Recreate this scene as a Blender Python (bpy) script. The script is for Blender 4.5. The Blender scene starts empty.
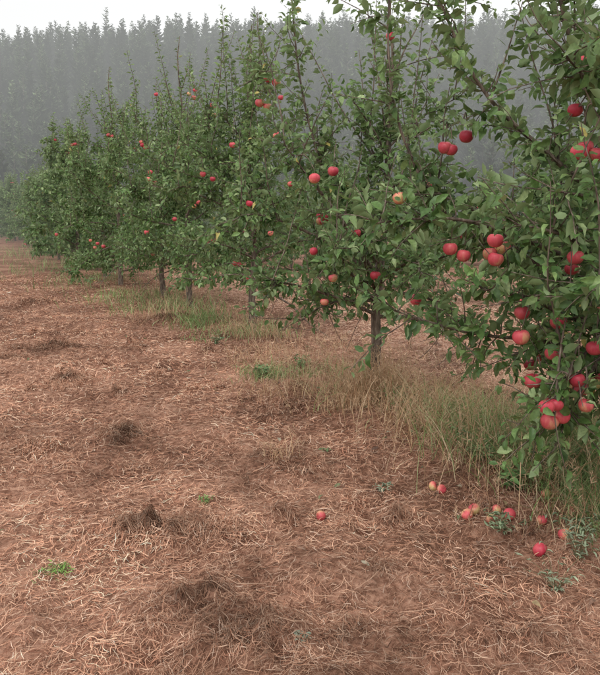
import bpy, math, numpy as np
from mathutils import Vector
R = np.random.default_rng(11)
scene = bpy.context.scene
col = scene.collection

# ------------------------------------------------------------------ helpers
def vnoise(x, y, s=1.0, seed=0):
    x = np.asarray(x, float)/s; y = np.asarray(y, float)/s
    xi = np.floor(x); yi = np.floor(y); fx = x-xi; fy = y-yi
    fx = fx*fx*(3-2*fx); fy = fy*fy*(3-2*fy)
    def h(a, b):
        v = np.sin(a*127.1+b*311.7+seed*74.7)*43758.5453
        return v-np.floor(v)
    return (h(xi,yi)*(1-fx)+h(xi+1,yi)*fx)*(1-fy)+(h(xi,yi+1)*(1-fx)+h(xi+1,yi+1)*fx)*fy

def norm(a):
    return a/np.maximum(np.linalg.norm(a, axis=-1, keepdims=True), 1e-9)

def mk_mesh(name, verts, groups, mats, color=None, smooth=True):
    """groups: list of (faces MxK int array, material index)"""
    me = bpy.data.meshes.new(name)
    verts = np.asarray(verts, np.float32)
    me.vertices.add(len(verts)); me.vertices.foreach_set("co", verts.ravel())
    loops = np.concatenate([g[0].ravel() for g in groups]).astype(np.int32)
    sizes = np.concatenate([np.full(len(g[0]), g[0].shape[1]) for g in groups])
    mi = np.concatenate([np.full(len(g[0]), g[1]) for g in groups]).astype(np.int32)
    starts = np.concatenate([[0], np.cumsum(sizes)[:-1]]).astype(np.int32)
    me.loops.add(len(loops)); me.loops.foreach_set("vertex_index", loops)
    me.polygons.add(len(sizes)); me.polygons.foreach_set("loop_start", starts)
    me.polygons.foreach_set("material_index", mi)
    me.polygons.foreach_set("use_smooth", np.full(len(sizes), smooth))
    me.update(calc_edges=True)
    if color is not None:
        at = me.color_attributes.new("tint", 'FLOAT_COLOR', 'POINT')
        c = np.ones((len(verts), 4), np.float32); c[:, :3] = color
        at.data.foreach_set("color", c.ravel())
    for m in mats: me.materials.append(m)
    return me

def add(name, me, parent=None, loc=(0,0,0), rz=0, sc=1):
    o = bpy.data.objects.new(name, me); col.objects.link(o)
    o.location = loc; o.rotation_euler = (0,0,rz); o.scale = (sc,)*3
    if parent: o.parent = parent
    return o

def ribbons(P, S, W):
    """P N,K,3  S N,3 side  W N,K half widths"""
    N, K, _ = P.shape
    L = P-S[:, None, :]*W[..., None]; Rr = P+S[:, None, :]*W[..., None]
    V = np.stack([L, Rr], 2).reshape(-1, 3)
    b = (np.arange(N)*K*2)[:, None]; k = np.arange(K-1)[None]*2
    F = np.stack([b+k, b+k+1, b+k+3, b+k+2], -1).reshape(-1, 4)
    return V, F

# ------------------------------------------------------------------ terrain
def rowx(y): return .57-.46*(y-5.5)
CLUMPS = [(-.74,2.97,.10,.050),(-.50,2.95,.11,.045),(-.62,3.02,.09,.045),(-.33,3.0,.09,.025),(-.36,2.40,.12,.045),(-.14,2.22,.13,.045),(-1.95,6.0,.16,.05),
          (-1.6,4.2,.1,.03),(-1.15,4.5,.10,.02),(-1.75,9.5,.25,.05),(-4.3,11.5,.35,.08),(-.1,5.2,.12,.02),(-2.6,7.6,.2,.04)]
NB = len(CLUMPS)
for _ in range(110):
    cy_ = 1.7+7*R.random()**1.4; cx_ = R.uniform(-.5, .5)*(.9*cy_+1)-.1
    CLUMPS.append((cx_, cy_, R.uniform(.03,.11), R.uniform(.010,.034)))
def clump(x, y):
    z = np.zeros(np.shape(x)); n = .2+1.6*vnoise(x, y, .055, 5)**1.3
    for cx, cy, r, h in CLUMPS:
        z = z+h*np.exp(-((x-cx)**2+((y-cy)*1.25)**2)/(r*r))
    return z*n
def hill(x, y):
    t = np.clip((y-75)/105, 0, 1); t = t*t*(3-2*t)
    top = 36.2+.032*x+2.2*(vnoise(x, y*0, 38, 9)-.5)
    return t*top
def H(x, y):
    x = np.asarray(x, float); y = np.asarray(y, float)
    near = np.clip(1-np.abs(y)/60, 0, 1)
    z = .07*(vnoise(x, y, 1.4, 1)-.5)+.055*(vnoise(x, y, .45, 2)-.5)+.040*(vnoise(x, y, .16, 3)-.5)+.020*(vnoise(x, y, .07, 4)-.5)
    dr = (x-rowx(y))*.908
    z = z+.05*np.exp(-(dr/.6)**2)                # low ridge under the row
    return z*near+clump(x, y)+hill(x, y)

def axis(a, b, step, lo, hi, g=1.09):
    m = list(np.arange(a, b+1e-6, step)); s = step; v = b
    while v < hi: s = min(s*g, 12); v += s; m.append(v)
    s = step; v = a; pre = []
    while v > lo: s = min(s*g, 12); v -= s; pre.append(v)
    return np.array(pre[::-1]+m)
xs = axis(-4, 4, .03, -320, 320); ys = axis(1.2, 9, .03, -60, 420)
X, Y = np.meshgrid(xs, ys)
Z = H(X, Y)
V = np.stack([X, Y, Z], -1).reshape(-1, 3)
nx, ny = len(xs), len(ys)
i = (np.arange(ny-1)[:, None]*nx+np.arange(nx-1)[None]).ravel()
F = np.stack([i, i+1, i+nx+1, i+nx], -1)

# ------------------------------------------------------------------ materials
def newmat(name):
    m = bpy.data.materials.new(name); m.use_nodes = True
    nt = m.node_tree; return m, nt, nt.nodes, nt.links, nt.nodes["Principled BSDF"]
def ramp(n, stops):
    r = n.new('ShaderNodeValToRGB'); e = r.color_ramp.elements
    while len(e) < len(stops): e.new(.5)
    for el, (p, c) in zip(e, stops): el.position = p; el.color = (*c, 1)
    return r

m_ground, nt, n, l, bs = newmat("straw_soil")
tc = n.new('ShaderNodeNewGeometry')
n1 = n.new('ShaderNodeTexNoise'); n1.inputs['Scale'].default_value = 1.1; n1.inputs['Detail'].default_value = 5; n1.inputs['Roughness'].default_value = .7
n2 = n.new('ShaderNodeTexNoise'); n2.inputs['Scale'].default_value = 26; n2.inputs['Detail'].default_value = 4; n2.inputs['Roughness'].default_value = .75
l.new(tc.outputs['Position'], n1.inputs['Vector']); l.new(tc.outputs['Position'], n2.inputs['Vector'])
mx = n.new('ShaderNodeMix'); mx.data_type = 'FLOAT'; mx.inputs[0].default_value = .55
l.new(n1.outputs[0], mx.inputs[2]); l.new(n2.outputs[0], mx.inputs[3])
r1 = ramp(n, [(.36, (.05,.025,.017)), (.47, (.16,.078,.050)), (.57, (.34,.188,.128)), (.68, (.48,.31,.225))])
l.new(mx.outputs[0], r1.inputs[0])
sp = n.new('ShaderNodeSeparateXYZ'); l.new(tc.outputs['Position'], sp.inputs[0])
mr = n.new('ShaderNodeMapRange'); mr.inputs[1].default_value = 60; mr.inputs[2].default_value = 78
l.new(sp.outputs['Y'], mr.inputs[0])
m2 = n.new('ShaderNodeMix'); m2.data_type = 'RGBA'
l.new(mr.outputs[0], m2.inputs[0]); l.new(r1.outputs[0], m2.inputs[6]); m2.inputs[7].default_value = (.03,.04,.022,1)
l.new(m2.outputs[2], bs.inputs['Base Color']); bs.inputs['Roughness'].default_value = .95
bs.inputs['Specular IOR Level'].default_value = .1

def tintmat(name, rough=.7, spec=.25, transl=0., back=None, nscale=0, namt=.25, bf=.62, diffuse=False, rnd=0):
    m, nt, n, l, bs = newmat(name)
    at = n.new('ShaderNodeAttribute'); at.attribute_name = "tint"
    c = at.outputs['Color']
    g = n.new('ShaderNodeNewGeometry')
    if nscale or rnd:
        mr = n.new('ShaderNodeMapRange')
        if nscale:
            no = n.new('ShaderNodeTexNoise'); no.inputs['Scale'].default_value = nscale; no.inputs['Detail'].default_value = 1
            l.new(g.outputs['Position'], no.inputs['Vector']); l.new(no.outputs[0], mr.inputs[0])
            mr.inputs[1].default_value = .3; mr.inputs[2].default_value = .7
        else:
            oi = n.new('ShaderNodeObjectInfo'); l.new(oi.outputs['Random'], mr.inputs[0]); namt = rnd
        mr.inputs[3].default_value = 1-namt; mr.inputs[4].default_value = 1+namt
        vm = n.new('ShaderNodeVectorMath'); vm.operation = 'SCALE'
        l.new(c, vm.inputs[0]); l.new(mr.outputs[0], vm.inputs['Scale'])
        c = vm.outputs[0]
    if back:
        b = n.new('ShaderNodeMix'); b.data_type = 'RGBA'
        f = n.new('ShaderNodeMath'); f.operation = 'MULTIPLY'; f.inputs[1].default_value = bf
        l.new(g.outputs['Backfacing'], f.inputs[0]); l.new(f.outputs[0], b.inputs[0])
        l.new(c, b.inputs[6]); b.inputs[7].default_value = (*back, 1); c = b.outputs[2]
    out = n['Material Output'].inputs['Surface']
    if diffuse:
        n.remove(bs); bs = n.new('ShaderNodeBsdfDiffuse'); l.new(c, bs.inputs['Color']); l.new(bs.outputs[0], out)
    else:
        l.new(c, bs.inputs['Base Color']); bs.inputs['Roughness'].default_value = rough
        bs.inputs['Specular IOR Level'].default_value = spec
    if transl:
        t = n.new('ShaderNodeBsdfTranslucent'); ms = n.new('ShaderNodeMixShader'); ms.inputs[0].default_value = transl
        l.new(c, t.inputs['Color']); l.new(bs.outputs[0], ms.inputs[1]); l.new(t.outputs[0], ms.inputs[2])
        l.new(ms.outputs[0], out)
    return m
m_straw = tintmat("straw", diffuse=True)
m_grass = tintmat("grass_blade", transl=.2, diffuse=True)
m_leaf = tintmat("apple_leaf", .45, .38, .25, (.27,.36,.18), 90, .2, .65)
m_needle = tintmat("conifer_needles", diffuse=True, rnd=.55)
m_weed = tintmat("weed_leaf", .6, .3, .2, (.2,.28,.16), 70, .2)

m_bark, nt, n, l, bs = newmat("apple_bark")
g = n.new('ShaderNodeTexCoord'); mp = n.new('ShaderNodeMapping'); mp.inputs['Scale'].default_value = (30,30,9)
no = n.new('ShaderNodeTexNoise'); no.inputs['Scale'].default_value = 1.6; no.inputs['Detail'].default_value = 5
l.new(g.outputs['Object'], mp.inputs[0]); l.new(mp.outputs[0], no.inputs['Vector'])
r = ramp(n, [(.3,(.045,.036,.028)),(.5,(.13,.095,.07)),(.68,(.26,.21,.165))])
l.new(no.outputs[0], r.inputs[0]); l.new(r.outputs[0], bs.inputs['Base Color']); bs.inputs['Roughness'].default_value = .85
bp = n.new('ShaderNodeBump'); bp.inputs['Strength'].default_value = .6; bp.inputs['Distance'].default_value = .006
l.new(no.outputs[0], bp.inputs['Height']); l.new(bp.outputs[0], bs.inputs['Normal'])

m_apple, nt, n, l, bs = newmat("apple_skin")
at = n.new('ShaderNodeAttribute'); at.attribute_name = "tint"
g = n.new('ShaderNodeTexCoord'); mp = n.new('ShaderNodeMapping'); mp.inputs['Scale'].default_value = (1,1,.35)
no = n.new('ShaderNodeTexNoise'); no.inputs['Scale'].default_value = 70; no.inputs['Detail'].default_value = 6; no.inputs['Roughness'].default_value = .65
l.new(g.outputs['Object'], mp.inputs[0]); l.new(mp.outputs[0], no.inputs['Vector'])
sp = n.new('ShaderNodeSeparateColor'); l.new(at.outputs['Color'], sp.inputs[0])
ad = n.new('ShaderNodeMath'); ad.operation = 'MULTIPLY_ADD'; ad.inputs[1].default_value = .7
l.new(no.outputs[0], ad.inputs[0]); l.new(sp.outputs[0], ad.inputs[2])
r = ramp(n, [(.36,(.48,.38,.16)),(.52,(.58,.24,.15)),(.66,(.54,.090,.100)),(1.0,(.40,.030,.055))])
l.new(ad.outputs[0], r.inputs[0])
vm = n.new('ShaderNodeVectorMath'); vm.operation = 'SCALE'; l.new(r.outputs[0], vm.inputs[0]); l.new(sp.outputs[1], vm.inputs['Scale'])
l.new(vm.outputs[0], bs.inputs['Base Color']); bs.inputs['Roughness'].default_value = .45; bs.inputs['Specular IOR Level'].default_value = .4

add("ground", mk_mesh("ground", V, [(F, 0)], [m_ground]))

# ------------------------------------------------------------------ straw mulch
def straw_colors(x, y, N, dark):
    pal = np.array([[.50,.296,.200],[.43,.235,.153],[.58,.390,.28],[.28,.140,.090],[.15,.068,.044],[.65,.48,.37],[.35,.172,.113]])
    w = np.array([.22,.21,.16,.17,.12,.04,.08])
    c = pal[R.choice(len(pal), N, p=w)]
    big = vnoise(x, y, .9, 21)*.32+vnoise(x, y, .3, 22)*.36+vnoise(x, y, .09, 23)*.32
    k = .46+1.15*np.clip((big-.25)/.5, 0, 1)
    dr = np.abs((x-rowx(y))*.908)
    k = k*(1-.15*np.exp(-(dr/.7)**2))  # tree shade along the row, painted into the straw colour
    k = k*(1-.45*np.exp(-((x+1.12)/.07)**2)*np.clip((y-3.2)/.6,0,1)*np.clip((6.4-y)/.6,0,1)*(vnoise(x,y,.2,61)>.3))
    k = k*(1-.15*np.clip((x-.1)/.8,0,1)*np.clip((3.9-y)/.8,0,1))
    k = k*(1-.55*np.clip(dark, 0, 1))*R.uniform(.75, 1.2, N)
    far = np.clip((x-rowx(y)-.7)/1.0, 0, 1)[:, None]
    c = c*(1-far)+(c*.5+np.array([.30,.215,.165]))*far
    return np.clip(c*k[:, None], .01, .8)
def straw(x, y, lmin, lmax, w0, zr):
    N = len(x); d = np.maximum(y, 1.5)
    ang = R.uniform(0, math.tau, N)
    Ls = R.uniform(lmin, lmax, N)*R.uniform(.4, 1, N); bend = R.normal(0, .7, N)
    K = 3; t = np.linspace(-.5, .5, K)[None]
    a = ang[:, None]+bend[:, None]*t
    px = x[:, None]+np.cos(a)*t*Ls[:, None]; py = y[:, None]+np.sin(a)*t*Ls[:, None]
    pz = H(px, py)+zr*R.uniform(0, 1, N)[:, None]**1.5+.002+(R.uniform(-.5,.5,N)[:,None]*t)*zr*1.9*(R.random(N)<.5)[:,None]
    pz = pz+.014*(.25-t*t)*R.uniform(-1, 1, N)[:, None]
    P = np.stack([px, py, pz], -1)
    tilt = R.uniform(-.8, .8, N)
    S = norm(np.stack([-np.sin(ang), np.cos(ang), tilt], -1))
    W = w0*(.55+.25*d)[:, None]*R.uniform(.4, 1.5, N)[:, None]*np.array([.6,1,.35])[None]
    v, f = ribbons(P, S, W)
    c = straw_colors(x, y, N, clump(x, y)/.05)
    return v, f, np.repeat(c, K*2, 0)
N = 290000
grid = np.linspace(1.3, 17, 800); cdf = np.cumsum((.9*grid+2.4)/grid**1.15); cdf /= cdf[-1]
yy = np.interp(R.random(N), cdf, grid); xx = R.uniform(-1, 1, N)*(.45*yy+.9)
parts = [straw(xx, yy, .025, .10, .00085, .026)]
cx = []; cy = []
for q, (a, b, r_, h) in enumerate(CLUMPS):
    k = 1500 if q < NB else 300; cx.append(R.normal(a, r_*.8, k)); cy.append(R.normal(b, r_*.65, k))
parts.append(straw(np.concatenate(cx), np.concatenate(cy), .025, .07, .00085, .045))
k = 3600; yy = np.interp(R.random(k), cdf, grid); xx = R.uniform(-1, 1, k)*(.45*yy+1.2)
v, f, c = straw(xx, yy, .08, .24, .0009, .05); parts.append((v, f, np.clip(c*.6+np.array([.25,.17,.12]), 0, .7)))
off = 0; Vs = []; Fs = []; Cs = []
for v, f, c in parts: Vs.append(v); Fs.append(f+off); Cs.append(c); off += len(v)
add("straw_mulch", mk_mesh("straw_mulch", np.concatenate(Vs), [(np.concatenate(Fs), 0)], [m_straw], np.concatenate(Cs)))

# ------------------------------------------------------------------ grasses
def blades(x, y, hmin, hmax, w, lean, pal, zoff=0):
    N = len(x); a = R.uniform(0, math.tau, N); h = R.uniform(min(hmin, hmax*.5), hmax, N)
    K = 5; t = np.linspace(0, 1, K)[None]
    le = (lean*R.uniform(.3, 1.8, N))[:, None]
    out = le*(t**1.8)*h[:, None]; up = (t-.30*le*t**3)*h[:, None]
    px = x[:, None]+np.cos(a)[:, None]*out; py = y[:, None]+np.sin(a)[:, None]*out
    P = np.stack([px, py, np.repeat(H(x, y)[:, None]-.01+zoff, K, 1)+up], -1)
    b = a+math.pi/2+R.uniform(-.7, .7, N); S = np.stack([np.cos(b), np.sin(b), np.zeros(N)], -1)
    W = w*R.uniform(.6, 1.3, N)[:, None]*np.array([1, 1, .85, .55, .12])[None]
    v, f = ribbons(P, S, W)
    c = np.array(pal)[R.integers(0, len(pal), N)]*R.uniform(.7, 1.25, N)[:, None]
    return v, f, np.repeat(c, K*2, 0), P[:, -1]
DRY = [(.60,.42,.26),(.50,.33,.19),(.68,.52,.35),(.43,.26,.16),(.56,.37,.23)]
GRN = [(.22,.34,.12),(.27,.38,.16),(.17,.27,.09),(.36,.43,.21),(.29,.37,.18)]
def merge(name, parts, mat):
    off = 0; Vs = []; Fs = []; Cs = []
    for p in parts: Vs.append(p[0]); Fs.append(p[1]+off); Cs.append(p[2]); off += len(p[0])
    return add(name, mk_mesh(name, np.concatenate(Vs), [(np.concatenate(Fs), 0)], [mat], np.clip(np.concatenate(Cs), .01, .8)))
def strip(n, y0, y1, s, seed, thr):
    y = y0+(y1-y0)*R.random(n)**1.5; x = rowx(y)+R.normal(.1, s, n)
    k = vnoise(x, y, .45, seed) > thr; return x[k], y[k]
def heads(P, n):
    """loose seed panicles on stem tips"""
    N = len(P); q = np.repeat(P, n, 0); m = len(q)
    d = norm(np.stack([R.normal(0,.5,m), R.normal(0,.5,m), R.uniform(.2,1,m)], -1))
    st = q-np.array([0,0,1])*R.uniform(0,.07,m)[:,None]
    t = np.linspace(0,1,3)[None,:,None]
    PP = st[:,None]+d[:,None]*t*R.uniform(.012,.035,m)[:,None,None]
    S = norm(np.cross(d, R.normal(0,1,(m,3))))
    v,f = ribbons(PP, S, np.tile(np.array([.0008,.0018,.0006]),(m,1)))
    return v,f,np.tile(np.array([[.52,.37,.24]]),(len(v),1))
pr = []
x, y = strip(4500, 2.8, 16, .34, 41, .58); pr.append(blades(x, y, .05, .20, .0016, .9, DRY)[:3])
x, y = strip(900, 2.8, 12, .42, 43, .45); b = blades(x, y, .2, .45, .0013, .6, DRY); pr.append(b[:3]); pr.append(heads(b[3], 9))
for cx_, cy_, nn, s, hh in [(.60,5.25,750,.12,.50),(.42,5.15,300,.12,.42),(.30,5.0,140,.08,.3),(-.50,8.1,250,.18,.35),(1.0,3.95,260,.2,.36),(1.55,3.6,400,.3,.5),(-.35,6.6,120,.25,.25),(-.05,5.5,200,.2,.3),
                           (-.1,3.95,35,.04,.2),(1.9,4.4,400,.4,.5),(-1.8,9.6,200,.3,.35),(1.3,3.05,160,.15,.28),(.75,4.6,350,.22,.42),(1.0,4.9,350,.25,.42),(1.25,3.7,340,.3,.5),(.9,4.3,260,.15,.44)]:
    b = blades(R.normal(cx_, s, nn), R.normal(cy_, s*.8, nn), .10, hh, .0016, .75, DRY); pr.append(b[:3])
    k = R.random(len(b[3])) < .3; pr.append(heads(b[3][k], 8))
y = R.uniform(4, 22, 7000); x = rowx(y)+R.uniform(.6, 4, 7000); k = vnoise(x, y, .8, 47) > .5
pr.append(blades(x[k], y[k], .04, .16, .003, .9, DRY)[:3])
merge("dry_grass", pr, m_grass)
pr = []
for cx_, cy_, nn, sx, sy, hh in [(1.25,4.0,1700,.20,.22,.36),(1.7,3.9,1500,.3,.3,.42),(1.05,4.45,600,.15,.2,.32),(1.45,3.45,800,.18,.2,.36),(1.38,3.1,400,.10,.12,.26),(1.5,2.8,300,.12,.15,.24),(-.30,6.1,320,.11,.10,.18),(-1.25,9.2,500,.2,.25,.26),
    (-1.9,10.6,500,.4,.3,.28),(-.95,8.3,200,.2,.3,.12),(.55,5.4,320,.2,.2,.30),(-.5,8.3,250,.2,.2,.28),(-2.8,12.0,500,.5,.5,.3),(-1.0,2.68,60,.04,.03,.035),(.1,6.1,200,.2,.15,.22),(-4.2,15,400,.6,1.0,.35),
    (-6.5,19.5,500,.8,2,.45),(-9.5,26,600,1,3,.6),(.85,4.9,250,.15,.2,.28)]:
    w = .0021 if cy_ < 7 else .0035
    pr.append(blades(R.normal(cx_, sx, nn), R.normal(cy_, sy, nn), .06, hh, w, .85, GRN)[:3])
merge("green_grass", pr, m_grass)

# ------------------------------------------------------------------ leaves
LT = np.array([[0,0,0],[0,.33,-.03],[0,.7,-.04],[0,1,-.15],[-.235,.32,.07],[-.20,.70,.03],[.235,.32,.07],[.20,.70,.03]])
LQ = np.array([[4,1,2,5],[1,6,7,2]]); LTr = np.array([[0,1,4],[0,6,1],[5,2,3],[2,7,3]])
def leaves(p, d, nrm, L, wid=1.0):
    d = norm(d); s = norm(np.cross(d, nrm)); nn = np.cross(s, d)
    N = len(p); T = np.repeat(LT[None], N, 0).copy()
    T[:, :, 0] *= wid*R.uniform(.85, 1.15, N)[:, None]
    T[:, :, 2] *= R.uniform(.2, 2.4, N)[:, None]
    T[:, 3, 2] -= R.uniform(-.05, .22, N)
    V = p[:, None]+L[:, None, None]*(T[..., 0:1]*s[:, None]+T[..., 1:2]*d[:, None]+T[..., 2:3]*nn[:, None])
    b = (np.arange(N)*8)[:, None, None]
    return V.reshape(-1, 3), (b+LQ[None]).reshape(-1, 4), (b+LTr[None]).reshape(-1, 3)

# ------------------------------------------------------------------ apples
def apple_mesh(name, pos, rad, red, tilt=0.15):
    nu, nv = 16, 11; th = np.linspace(0.0, math.pi, nv); 
    r = np.sin(th)*(1+.10*np.cos(th)); z = np.cos(th)*.92
    z = z-.26*np.exp(-(th/.42)**2)+.12*np.exp(-((math.pi-th)/.35)**2)
    r[0] = .02; r[-1] = .02
    u = np.linspace(0, math.tau, nu, endpoint=False)
    T = np.stack([r[:, None]*np.cos(u)[None], r[:, None]*np.sin(u)[None], np.repeat(z[:, None], nu, 1)], -1).reshape(-1, 3)
    ii = np.arange(nv-1)[:, None]*nu; jj = np.arange(nu)[None]; j2 = (jj+1) % nu
    Fq = np.stack([ii+jj, ii+nu+jj, ii+nu+j2, ii+j2], -1).reshape(-1, 4)
    Vs = []; Fs = []; Cs = []; off = 0
    for p, rr, rd in zip(pos, rad, red):
        ax = R.normal(0, tilt, 2); cxx, sxx = math.cos(ax[0]), math.sin(ax[0]); cyy, syy = math.cos(ax[1]), math.sin(ax[1])
        M = np.array([[1,0,0],[0,cxx,-sxx],[0,sxx,cxx]])@np.array([[cyy,0,syy],[0,1,0],[-syy,0,cyy]])
        Vs.append((T*R.uniform(.94,1.05,3))@M.T*rr+np.array(p)); Fs.append(Fq+off)
        ph = R.uniform(0, math.tau)
        bl = rd+.2*np.cos(np.arctan2(T[:, 1], T[:, 0])-ph)*np.hypot(T[:, 0], T[:, 1])+.12*T[:, 2]
        c = np.stack([np.clip(bl, 0, 1), np.full(len(T), R.uniform(.9, 1.3)), np.zeros(len(T))], -1)
        Cs.append(c); off += len(T)
        a = np.array([[0,0,.6],[.05,.02,1.05],[.12,.05,1.35]])@M.T*rr+np.array(p)
        for k in range(2):
            q = []
            for e in (a[k], a[k+1]):
                for s_ in range(4): q.append(e+.0016*np.array([math.cos(s_*1.57), math.sin(s_*1.57), 0]))
            Vs.append(np.array(q)); Fs.append(np.array([[s_, (s_+1) % 4, 4+(s_+1) % 4, 4+s_] for s_ in range(4)])+off)
            Cs.append(np.tile([[.0,.25,0]], (8, 1))); off += 8
    return mk_mesh(name, np.concatenate(Vs), [(np.concatenate(Fs), 0)], [m_apple], np.concatenate(Cs))

# ------------------------------------------------------------------ apple trees
class Wood:
    def __init__(s): s.V = []; s.F = []; s.off = 0; s.pts = []
    def tube(s, P, r0, r1, n=6, pw=1.0):
        P = np.asarray(P, float); K = len(P); T = norm(np.gradient(P, axis=0))
        ref = np.array([.31,.17,.93]) if abs(T[0][2]) < .8 else np.array([1,.2,0])
        A = norm(np.cross(T, ref)); B = np.cross(T, A)
        rr = r0+(r1-r0)*np.linspace(0, 1, K)**pw
        u = np.linspace(0, math.tau, n, endpoint=False)
        V = P[:, None]+rr[:, None, None]*(np.cos(u)[None, :, None]*A[:, None]+np.sin(u)[None, :, None]*B[:, None])
        ii = np.arange(K-1)[:, None]*n; jj = np.arange(n)[None]; j2 = (jj+1) % n
        s.F.append(np.stack([ii+jj, ii+j2, ii+n+j2, ii+n+jj], -1).reshape(-1, 4)+s.off)
        s.V.append(V.reshape(-1, 3)); s.off += K*n; s.pts.append(P)
def curve(p0, d0, L, K, droop, wig, rs):
    P = [np.array(p0, float)]; d = np.array(d0, float); d /= np.linalg.norm(d)
    for k in range(K-1):
        d = d+rs.normal(0, wig, 3)+np.array([0, 0, droop]); d /= np.linalg.norm(d); P.append(P[-1]+d*L/(K-1))
    return np.array(P)
def spline(pts, K=14):
    pts = np.array(pts, float); t = np.linspace(0, len(pts)-1, K); o = []
    for a in t:
        i = min(int(a), len(pts)-2); f = a-i
        p0 = pts[max(i-1, 0)]; p1 = pts[i]; p2 = pts[i+1]; p3 = pts[min(i+2, len(pts)-1)]
        o.append(.5*((2*p1)+(p2-p0)*f+(2*p0-5*p1+4*p2-p3)*f*f+(-p0+3*p1-3*p2+p3)*f**3))
    return np.array(o)

def make_tree(seed, Hh, spread, nl, base=.5, dens=1.0, lsc=1.0, extra=(), nshoot=26, lean=(0,0), origin=(0,0,0), apples=None, napp=8, dark=1.0, body=.74, rand_app=0, minz=.2, twigs=.8):
    """body: fraction of the height that carries the spreading limbs; shoots rise above it"""
    rs = np.random.default_rng(seed); w = Wood(); o = np.array(origin, float)
    K = 16; t = np.linspace(0, 1, K)
    tr = np.stack([lean[0]*t+.05*np.sin(t*5+seed)*t, lean[1]*t+.05*np.cos(t*4+seed)*t, -.06+t*(Hh+.06)], -1)
    tr[:, :2] += rs.normal(0, .012, (K, 2))
    w.tube(tr, .052, .005, 8, .75)
    tw = []; limbs = []
    for k in range(nl):
        g = ((k+.5)/nl); f = base/Hh+(body-base/Hh)*g**1.05
        i = f*(K-1); p = tr[int(i)]+(tr[min(int(i)+1, K-1)]-tr[int(i)])*(i-int(i))
        az = k*2.4+rs.normal(0, .4)
        L = spread*(1-.42*g**1.3)*rs.uniform(.6, 1.2)
        el = rs.uniform(-.05, .45)+.60*g
        d = np.array([math.cos(az)*math.cos(el), math.sin(az)*math.cos(el), math.sin(el)])
        P = curve(p, d, L, 10, rs.uniform(-.13, .06)*(1-g), .10, rs)
        w.tube(P, .017*(1-.5*g), .0035, 5); limbs.append((P, g))
    for E in extra:
        P = spline([np.array(e)-o for e in E]); w.tube(P, .016, .0035, 6); limbs.append((P, .3))
    tw.append((tr[int(K*.6):], .02, 1.0))
    for P, g in limbs:
        L = np.linalg.norm(np.diff(P, axis=0), axis=1).sum(); m = int(L/.050*dens)
        for q in range(m):
            a = rs.uniform(.12, 1)*(len(P)-1); i = min(int(a), len(P)-2); p = P[i]+(P[i+1]-P[i])*(a-i)
            dl = norm(P[i+1]-P[i]); rd = rs.normal(0, 1, 3); rd[2] = rd[2]*.75+.1
            d = dl*.5+norm(rd)*.9
            Lt = rs.uniform(.08, .40)*(1.1-.2*g)
            T = curve(p, d, Lt, 5, rs.uniform(-.14, .12), .14, rs)
            if rs.random() < twigs: w.tube(T, .004, .0018, 3)
            tw.append((T, .019, 1.0))
        tw.append((P[len(P)//2:], .019, 1.0))
    for q in range(nshoot):
        P, g = limbs[rs.integers(len(limbs)//3, len(limbs))]; a = rs.integers(len(P)//3, len(P)); p = P[min(a, len(P)-1)]
        d = np.array([rs.normal(0, .25), rs.normal(0, .25), 1])
        Ls = rs.uniform(.3, .95)*(.7+.5*g)
        if p[2]+Ls > Hh*1.03: Ls = max(.15, Hh*1.03-p[2])
        T = curve(p, d, Ls, 9, .04, .07, rs); w.tube(T, .006, .002, 4); tw.append((T, .015, .9))
    for q in range(6):
        p = tr[rs.integers(8, 13)]; d = np.array([rs.normal(0, .35), rs.normal(0, .35), 1]); 
        T = curve(p, d, rs.uniform(.6, 1.0)*(Hh-p[2])+.1, 12, .05, .05, rs); w.tube(T, .008, .002, 4); tw.append((T, .016, .9))
    lp = []; ld = []; ln = []; ls = []; lt = []
    for T, spc, sz in tw:
        seg = np.linalg.norm(np.diff(T, axis=0), axis=1); L = seg.sum(); m = max(3, int(L/spc))
        a = (np.arange(m)+rs.random(m))/m*(len(T)-1.001); i = a.astype(int); f = (a-i)[:, None]
        p = T[i]*(1-f)+T[i+1]*f; dl = norm(T[i+1]-T[i])
        rd = norm(rs.normal(0, 1, (m, 3))); rd = norm(rd-dl*(rd*dl).sum(-1, keepdims=True))
        d = norm(rd*.85+dl*rs.uniform(.1, .9, (m, 1))+np.array([0, 0, -.22])*rs.uniform(0, 2, (m, 1)))
        nn = norm(np.array([0, 0, 1.0])+rs.normal(0, .75, (m, 3))+d*.01)
        lp.append(p+d*.012); ld.append(d); ln.append(nn); lt.append(np.full(m, rs.normal(1, .14)))
        taper = 1-.45*np.maximum(0, a/(len(T)-1)-.75)/.25
        ls.append(rs.uniform(.042, .080, m)*sz*lsc*taper)
    lp = np.concatenate(lp); ld = np.concatenate(ld); ln = np.concatenate(ln); ls = np.concatenate(ls); lt = np.concatenate(lt)
    ap = [np.array(a)-o for a in apples] if apples is not None else []
    if apples is None: rand_app = napp
    k = lp[:, 2] > minz+.15*rs.random(len(lp)); lp, ld, ln, ls, lt = lp[k], ld[k], ln[k], ls[k], lt[k]
    idx = rs.choice(len(lp), rand_app, replace=False)
    for i in idx:                       # fruit sets in pairs and threes
        c0 = lp[i]+np.array([0,0,-.05]); ap.append(c0)
        for _ in range(rs.integers(0, 3)): ap.append(c0+norm(rs.normal(0,1,3)*np.array([1,1,.5]))*.064)
    k = np.ones(len(lp), bool)          # heavy fruit hangs clear of the leaves on the aisle side
    for a in ap:
        for s_, r_ in ((0, .052), (.07, .043), (.14, .036)):
            k &= np.linalg.norm(lp+ld*ls[:, None]*.5-(a+np.array([-.35, -.93, .0])*s_), axis=1) > r_
    lp, ld, ln, ls, lt = lp[k], ld[k], ln[k], ls[k], lt[k]
    V, Q, T3 = leaves(lp, ld, ln, ls)
    N = len(lp)
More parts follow.
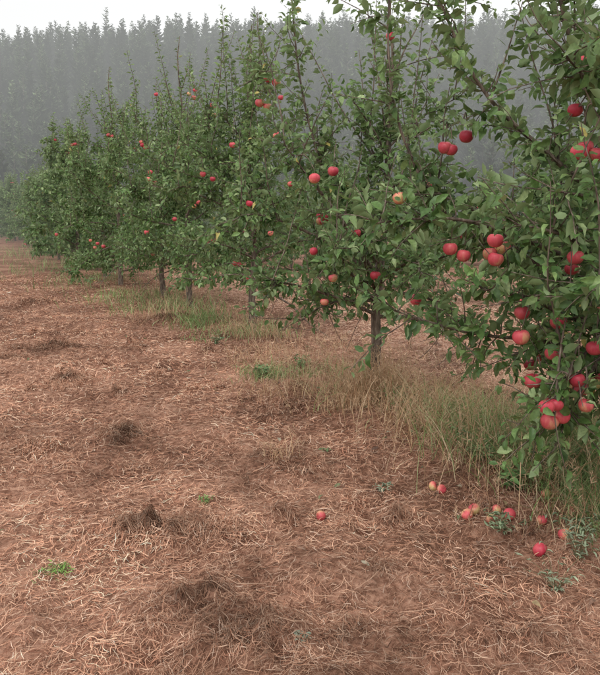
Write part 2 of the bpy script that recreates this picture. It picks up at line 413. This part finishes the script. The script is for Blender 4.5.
    pal = np.array([[.100,.182,.050],[.130,.216,.066],[.070,.136,.038],[.175,.26,.09],[.26,.34,.15]])
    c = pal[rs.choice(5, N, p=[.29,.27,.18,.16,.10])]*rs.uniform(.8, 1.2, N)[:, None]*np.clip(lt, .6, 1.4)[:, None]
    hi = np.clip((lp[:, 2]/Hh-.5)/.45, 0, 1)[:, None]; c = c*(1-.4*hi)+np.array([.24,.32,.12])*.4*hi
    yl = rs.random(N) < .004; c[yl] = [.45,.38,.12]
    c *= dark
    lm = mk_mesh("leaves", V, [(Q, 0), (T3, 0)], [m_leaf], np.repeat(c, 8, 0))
    allp = np.concatenate(w.pts)
    for a in ap:
        top = a+np.array([.004, .002, .045]); j = np.argmin(np.linalg.norm(allp-top-np.array([0,0,.08]), axis=1)); s0 = allp[j]
        mid = (s0+top)/2+np.array([0, 0, .05])
        w.tube(spline([s0, mid, top], 6), .0045, .0018, 4)
    wm = mk_mesh("wood", np.concatenate(w.V), [(np.concatenate(w.F), 0)], [m_bark])
    am = apple_mesh("apples", ap, rs.uniform(.029, .037, len(ap)), rs.choice([.10,.27,.38,.50], len(ap), p=[.06,.20,.40,.34])) if len(ap) else None
    print("tree", seed, "leaves", N)
    return wm, lm, am
def place(meshes, x, y, rz=0, sc=1):
    wm, lm, am = meshes
    z = float(H(x, y))
    o = add("apple_tree", wm, None, (x, y, z), rz, sc)
    add("leaves", lm, o)
    if am: add("apples", am, o)
    return o

T0 = (1.75, 3.6, 0)
A0 = [(1.10,2.9,1.17),(.66,3.2,1.19),(.72,3.2,1.16),(.83,3.1,1.23),(.835,3.1,1.15),(.93,3.0,.83),(.96,3.1,.92),(.78,3.5,1.70),(.68,3.5,1.65),(.71,3.5,1.64),
      (1.10,3.0,1.75),(1.09,2.9,1.58),(1.16,2.9,1.57),(1.05,2.8,.54),(1.01,2.85,.58),(1.10,2.8,.69),(.99,3.0,.64),(1.2,3.2,1.97),(1.07,3.0,.76),(.58,3.6,.92),
      (1.3,3.1,1.3),(1.25,2.95,.95),(.72,4.1,1.5),(1.13,2.95,1.6),(1.0,2.8,.52),(1.12,3.1,.88),(1.2,3.2,1.1),(.5,3.7,1.42),(1.12,2.75,.6),(1.16,2.8,.82)]
b0 = lambda z: (1.75,3.6,z)
E0 = [[b0(.55),(1.25,3.45,.72),(.78,3.3,.80),(.38,3.2,.93)],
      [b0(.95),(1.1,3.35,1.2),(.68,3.2,1.32),(.30,3.15,1.30)],
      [b0(1.2),(1.15,3.4,1.6),(.80,3.35,1.9),(.55,3.3,2.35)],
      [b0(.8),(1.35,3.1,.85),(1.12,2.85,.76),(1.0,2.75,.62)],
      [b0(.7),(1.4,3.2,.75),(1.2,2.95,.66),(1.08,2.85,.50)],
      [b0(.6),(1.45,3.3,.68),(1.2,3.1,.60),(1.0,3.0,.50)],
      [b0(.6),(1.5,3.2,.66),(1.35,2.95,.58),(1.22,2.8,.44)],
      [b0(1.3),(1.35,3.15,1.65),(1.15,2.95,1.82),(1.0,2.85,1.92)],
      [b0(.9),(1.3,3.15,1.12),(1.08,2.95,1.25),(.85,2.85,1.3)],
      [b0(.75),(1.3,3.35,.85),(1.0,3.15,.98),(.78,3.1,1.02)],
      [b0(.9),(1.4,3.0,1.0),(1.2,2.75,1.08),(1.05,2.65,1.05)],
      [b0(1.1),(1.4,3.1,1.3),(1.15,2.9,1.4),(1.0,2.8,1.42)],
      [b0(1.4),(1.5,3.1,1.7),(1.3,2.85,1.85),(1.15,2.7,1.9)],
      [b0(1.5),(1.3,3.4,1.9),(1.1,3.3,2.3),(1.0,3.3,2.7)],
      [b0(1.0),(1.3,3.6,1.2),(.9,3.7,1.35),(.6,3.75,1.5)],
      [b0(.8),(1.2,3.7,1.1),(.75,3.8,1.35),(.47,3.8,1.9),(.44,3.8,2.6)]]
A1 = [(.09,4.6,1.57),(.21,4.7,1.62),(.21,4.6,.95),(.09,4.8,1.11),(-.24,5.7,2.36),(-.18,5.7,2.33),(-.31,5.8,2.2),(-.25,5.8,2.17),(.17,5.0,.75),(.5,4.8,.95),(.9,5.2,1.5)]
E1 = [[(.57,5.5,.6),(.2,5.2,.78),(-.1,5.0,.88),(-.25,4.9,.86)],
      [(.57,5.5,.9),(.3,5.1,1.3),(.05,4.9,1.6),(-.1,4.8,1.8)],
      [(.57,5.5,.8),(.2,5.5,1.6),(.0,5.4,2.3),(-.08,5.4,3.15)],
      [(.57,5.5,.7),(.35,5.0,.95),(.25,4.6,1.1),(.2,4.4,1.15)],
      [(.57,5.5,1.0),(.25,5.6,1.6),(-.15,5.7,2.1),(-.3,5.7,2.5)],
      [(.57,5.5,.9),(.1,5.4,1.2),(-.3,5.3,1.35),(-.5,5.3,1.3)],
      [(.57,5.5,.8),(.7,5.0,1.0),(.75,4.6,1.05),(.72,4.4,1.0)],
      [(.57,5.5,.7),(.75,5.1,.80),(.95,4.9,.75),(1.05,4.75,.65)],
      [(.57,5.5,.8),(.45,5.1,1.05),(.5,4.8,1.2),(.55,4.6,1.25)]]
A2 = [(-.52,7.4,.75),(-.51,7.4,1.50),(-.92,7.8,1.76),(-1.05,8.0,1.82),(-.98,8.5,2.5),(-.2,7.9,2.6),(-.95,8.1,1.1),(-.1,7.6,1.7),(-.3,7.5,1.2),(-.7,7.7,2.1)]
A3 = [(-1.34,9.7,1.5),(-1.40,9.7,1.45),(-1.66,9.7,1.28),(-1.42,10.2,3.0),(-1.5,10.2,2.95),(-1.44,10.2,2.9),(-2.0,9.9,1.9),(-1.3,10,2.4),(-2.1,10,1.1)]
place(make_tree(3, 3.2, 1.0, 20, .5, 1.15, 1.0, E0, 28, origin=T0, apples=A0, rand_app=12, body=.66), T0[0], T0[1])
place(make_tree(5, 3.15, 1.05, 22, .6, 1.1, 1.0, E1, 26, lean=(.1,0), origin=(.57,5.5,0), apples=A1, body=.60, rand_app=4, minz=.50), .57, 5.5)
place(make_tree(8, 3.45, 1.35, 34, .6, 1.1, 1.0, (), 44, origin=(-.54,8.4,0), apples=A2, body=.64, rand_app=4, minz=.50, twigs=.5), -.54, 8.4)
place(make_tree(13, 3.8, 1.35, 34, .55, 1.1, 1.05, (), 46, origin=(-1.66,10.7,0), apples=A3, body=.62, rand_app=5, minz=.45, twigs=.5), -1.66, 10.7)
place(make_tree(17, 3.4, 1.3, 28, .55, 1.0, 1.1, (), 36, origin=(-2.25,11.9,0), napp=6, minz=.45, body=.66, twigs=.4), -2.25, 11.9)
A5 = [(-3.5,12.6,.85),(-3.62,12.6,.9),(-3.4,12.6,.8),(-3.55,12.6,.78)]
place(make_tree(19, 4.0, 1.35, 32, .3, 1.0, 1.15, (), 46, origin=(-3.45,13.9,0), apples=A5, minz=.02, rand_app=4, body=.66, twigs=.4), -3.45, 13.9)
var = [make_tree(30+k, 3.4, 1.4, 26, .3, .62, 1.75, (), 36, napp=5, minz=.1, body=.68, twigs=.15) for k in range(3)]
y = 15.9; k = 0
while y < 58:
    place(var[k % 3], float(rowx(y)+R.normal(0, .2)), y, R.uniform(0, 6.28), R.uniform(.82, 1.12)); y += R.uniform(1.9, 2.5); k += 1
place(var[1], 2.85, .9, 1.0, .95)           # the row goes on beside the camera
for off_, y0, y1 in ((5.6, 6.0, 48), (11.5, 4, 56)):
    y = y0
    while y < y1:
        place(var[k % 3], float(rowx(y)+off_+R.normal(0, .2)), y, R.uniform(0, 6.28), R.uniform(.66, .82)); y += R.uniform(2.2, 3.0); k += 1

# ------------------------------------------------------------------ fallen apples
FA = [(.097,3.15,.22),(.68,3.52,.2),(.71,3.45,.35),(.77,3.15,.12),(.96,3.13,.5),(.99,2.80,.45),(.86,3.07,.18),(1.08,3.05,.3),(1.13,2.9,.2),(1.27,3.17,.3),
      (.82,3.22,.2),(.92,3.2,.25),(1.2,3.35,.16)]
for x, y, rd in FA:
    rr = R.uniform(.024, .031)
    me = apple_mesh("fallen_apple", [(0,0,0)], [rr], [rd], .9)
    add("fallen_apple", me, None, (x, y, float(H(x, y))+rr*.6+.008), R.uniform(0, 6))

# ------------------------------------------------------------------ weeds
def weed(name, x, y, n, hh, L, colr, wid=.8, spread=.08):
    rs = R; ps = []; ds = []; ns = []; st = Wood()
    for k in range(n):
        a = rs.uniform(0, 6.28); r_ = rs.uniform(.2, 1)*spread
        T = spline([(0,0,-.01), (math.cos(a)*r_*.4, math.sin(a)*r_*.4, hh*.6*rs.uniform(.6,1)), (math.cos(a)*r_, math.sin(a)*r_, hh*rs.uniform(.5,1))], 6)
        st.tube(T, .0018, .0009, 4)
        m = 7; q = T[rs.integers(1, 6, m)]; d = norm(np.stack([rs.normal(0,1,m), rs.normal(0,1,m), rs.uniform(-.1,.6,m)], -1))
        ps.append(q); ds.append(d); ns.append(norm(np.array([0,0,1.])+rs.normal(0,.3,(m,3))))
    p = np.concatenate(ps); V, Q, T3 = leaves(p, np.concatenate(ds), np.concatenate(ns), rs.uniform(.5, 1.1, len(p))*L, wid)
    sv = np.concatenate(st.V); sf = np.concatenate(st.F)+len(V)
    c = np.concatenate([np.repeat(np.array(colr)*rs.uniform(.75,1.3,(len(p),1)), 8, 0), np.tile([[.2,.17,.09]], (len(sv), 1))])
    me = mk_mesh(name, np.concatenate([V, sv]), [(Q,0),(T3,0),(sf,0)], [m_weed], c)
    add(name, me, None, (x, y, float(H(x, y))))
for a in [(-.96,2.69,14,.035,.024,(.22,.36,.09),.6,.08),(-.46,3.31,9,.03,.024,(.22,.34,.11),.6,.06),(1.08,3.45,6,.11,.08,(.15,.27,.09),1.0,.07),
          (.97,2.54,12,.12,.035,(.32,.37,.25),.45,.18),(1.12,2.72,14,.16,.04,(.30,.36,.24),.45,.16),(.90,3.0,14,.07,.04,(.25,.32,.19),.6,.14),(-.32,6.05,10,.12,.05,(.20,.30,.13),.7,.12),
          (.43,3.52,5,.03,.035,(.28,.34,.24),.6,.06),(.15,4.1,4,.02,.03,(.18,.26,.12),.8,.04),(1.35,3.6,14,.2,.06,(.17,.26,.11),.7,.2),(.0,6.4,8,.1,.05,(.19,.28,.12),.7,.12),
          (.0,2.15,3,.01,.03,(.27,.32,.24),.7,.04),(-1.35,3.0,4,.02,.025,(.22,.27,.14),.7,.05),(1.5,3.2,12,.15,.05,(.22,.29,.16),.6,.15),(-.9,7.6,8,.08,.05,(.18,.26,.14),.7,.15),
          (1.2,2.95,12,.12,.04,(.24,.31,.19),.5,.15),(1.0,3.75,12,.16,.05,(.20,.29,.13),.6,.2),(.7,5.0,10,.15,.05,(.18,.27,.12),.6,.15)]:
    weed("weed_plant", *a)
k = 260; y = np.interp(R.random(k), cdf, grid); x = rowx(y)+R.normal(-.2, .7, k)
p = np.stack([x, y, H(x, y)+.026], -1); a = R.uniform(0, 6.28, k)
V, Q, T3 = leaves(p, np.stack([np.cos(a), np.sin(a), R.normal(0,.15,k)], -1), norm(np.array([0,0,1.])+R.normal(0,.4,(k,3))), R.uniform(.025,.05,k))
pal = np.array([[.22,.13,.09],[.32,.24,.13],[.16,.18,.09],[.38,.34,.25],[.12,.07,.05]])
add("fallen_leaves", mk_mesh("fallen_leaves", V, [(Q,0),(T3,0)], [m_weed], np.repeat(pal[R.integers(0,5,k)], 8, 0)))

# ------------------------------------------------------------------ conifer forest
def conifer(seed, Hh, rad):
    rs = np.random.default_rng(seed); w = Wood(); w.tube(np.array([[0,0,-1],[.05,0,Hh*.5],[0,.05,Hh*.97]]), .12, .02, 5)
    tiers = 28; P = []; S = []; W = []; C = []
    for k in range(tiers):
        f = k/(tiers-1); z = Hh*(.15+.85*f); r_ = rad*(1-f**1.7)**.8*rs.uniform(.6,1.15)+.22
        nb = int(8-3*f)
        for b in range(nb):
            a = rs.uniform(0, 6.28); rr = r_*rs.uniform(.5,1.25); up = rs.uniform(.1,1.1)*rr
            d = np.array([math.cos(a), math.sin(a), 0]); p0 = np.array([0,0,z])+d*.03
            P.append([p0, p0+d*rr*.6+[0,0,up*.4], p0+d*rr+[0,0,up]])
            S.append(norm(np.array([-math.sin(a), math.cos(a), rs.normal(0,.8)]))); W.append([.05, .18*rr+.05, .03])
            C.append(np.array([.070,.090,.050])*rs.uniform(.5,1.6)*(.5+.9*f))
    V, F = ribbons(np.array(P), np.array(S), np.array(W)); V = V+rs.normal(0,.04,V.shape)
    C = np.repeat(np.array(C), 6, 0); wv = np.concatenate(w.V); wf = np.concatenate(w.F)+len(V)
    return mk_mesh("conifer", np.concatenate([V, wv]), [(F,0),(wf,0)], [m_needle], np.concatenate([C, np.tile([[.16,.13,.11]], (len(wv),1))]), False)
cv = [conifer(70+k, R.uniform(7.5,10), R.uniform(.8,1.3)) for k in range(8)]
forest = bpy.data.objects.new("conifer_forest", None); col.objects.link(forest)
yy = 74.0; cnt = 0
while yy < 186:
    xw = .56*yy+18; x = -xw
    while x < xw:
        px = x+R.normal(0,.9); py = yy+R.normal(0,1.4)
        o = bpy.data.objects.new("conifer", cv[R.integers(8)]); col.objects.link(o); o.parent = forest
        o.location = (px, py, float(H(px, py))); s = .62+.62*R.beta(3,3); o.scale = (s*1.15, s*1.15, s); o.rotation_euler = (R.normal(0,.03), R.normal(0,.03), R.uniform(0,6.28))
        x += R.uniform(1.2, 2.8); cnt += 1
    yy += 3.8 if yy < 120 else 4.8
print("conifers", cnt)

# ------------------------------------------------------------------ mist (homogeneous volume, scattered daylight put in as emission)
m, nt, n, l, bs = newmat("mist"); n.remove(bs)
va = n.new('ShaderNodeVolumeAbsorption'); va.inputs['Color'].default_value = (0,0,0,1); va.inputs['Density'].default_value = .0037
ve = n.new('ShaderNodeEmission'); ve.inputs['Color'].default_value = (.62,.635,.62,1); ve.inputs['Strength'].default_value = .0037
sm = n.new('ShaderNodeAddShader'); l.new(va.outputs[0], sm.inputs[0]); l.new(ve.outputs[0], sm.inputs[1])
l.new(sm.outputs[0], n['Material Output'].inputs['Volume'])
b = np.array([[x, y, z] for x in (-310,310) for y in (16,190) for z in (-3,60)], float)
Fb = np.array([[0,1,3,2],[4,6,7,5],[0,4,5,1],[2,3,7,6],[0,2,6,4],[1,5,7,3]])
add("mist", mk_mesh("mist", b, [(Fb,0)], [m], smooth=False))

# ------------------------------------------------------------------ light
w = bpy.data.worlds.new("World"); scene.world = w; w.use_nodes = True; nt = w.node_tree; n = nt.nodes; l = nt.links
bg = n["Background"]; sky = n.new('ShaderNodeTexSky'); sky.sky_type = 'NISHITA'; sky.sun_disc = False
EL, AZ = math.radians(55), math.radians(200)
sky.sun_elevation = EL; sky.sun_rotation = AZ; sky.air_density = 1; sky.dust_density = 4
mixn = n.new('ShaderNodeMix'); mixn.data_type = 'RGBA'; mixn.inputs[0].default_value = .85
l.new(sky.outputs[0], mixn.inputs[6]); mixn.inputs[7].default_value = (15.8,15.7,15.6,1)     # cloud layer
l.new(mixn.outputs[2], bg.inputs['Color']); bg.inputs['Strength'].default_value = .1
sd = bpy.data.lights.new("sun", 'SUN'); sd.energy = 1.25; sd.angle = math.radians(25); sd.color = (1,.97,.93)
so = bpy.data.objects.new("sun", sd); col.objects.link(so)
dv = Vector((math.sin(AZ)*math.cos(EL), math.cos(AZ)*math.cos(EL), math.sin(EL)))
so.rotation_euler = dv.to_track_quat('Z', 'Y').to_euler()

cam = bpy.data.cameras.new("camera"); co = bpy.data.objects.new("camera", cam); col.objects.link(co)
co.location = (0,0,1.4); co.rotation_euler = (math.radians(90-9.6), 0, 0)
cam.sensor_fit = 'VERTICAL'; cam.sensor_height = 24; cam.lens = 24*723/675; cam.clip_end = 2000
scene.camera = co
scene.view_settings.view_transform = 'Standard'; scene.view_settings.look = 'None'; scene.view_settings.exposure = 0
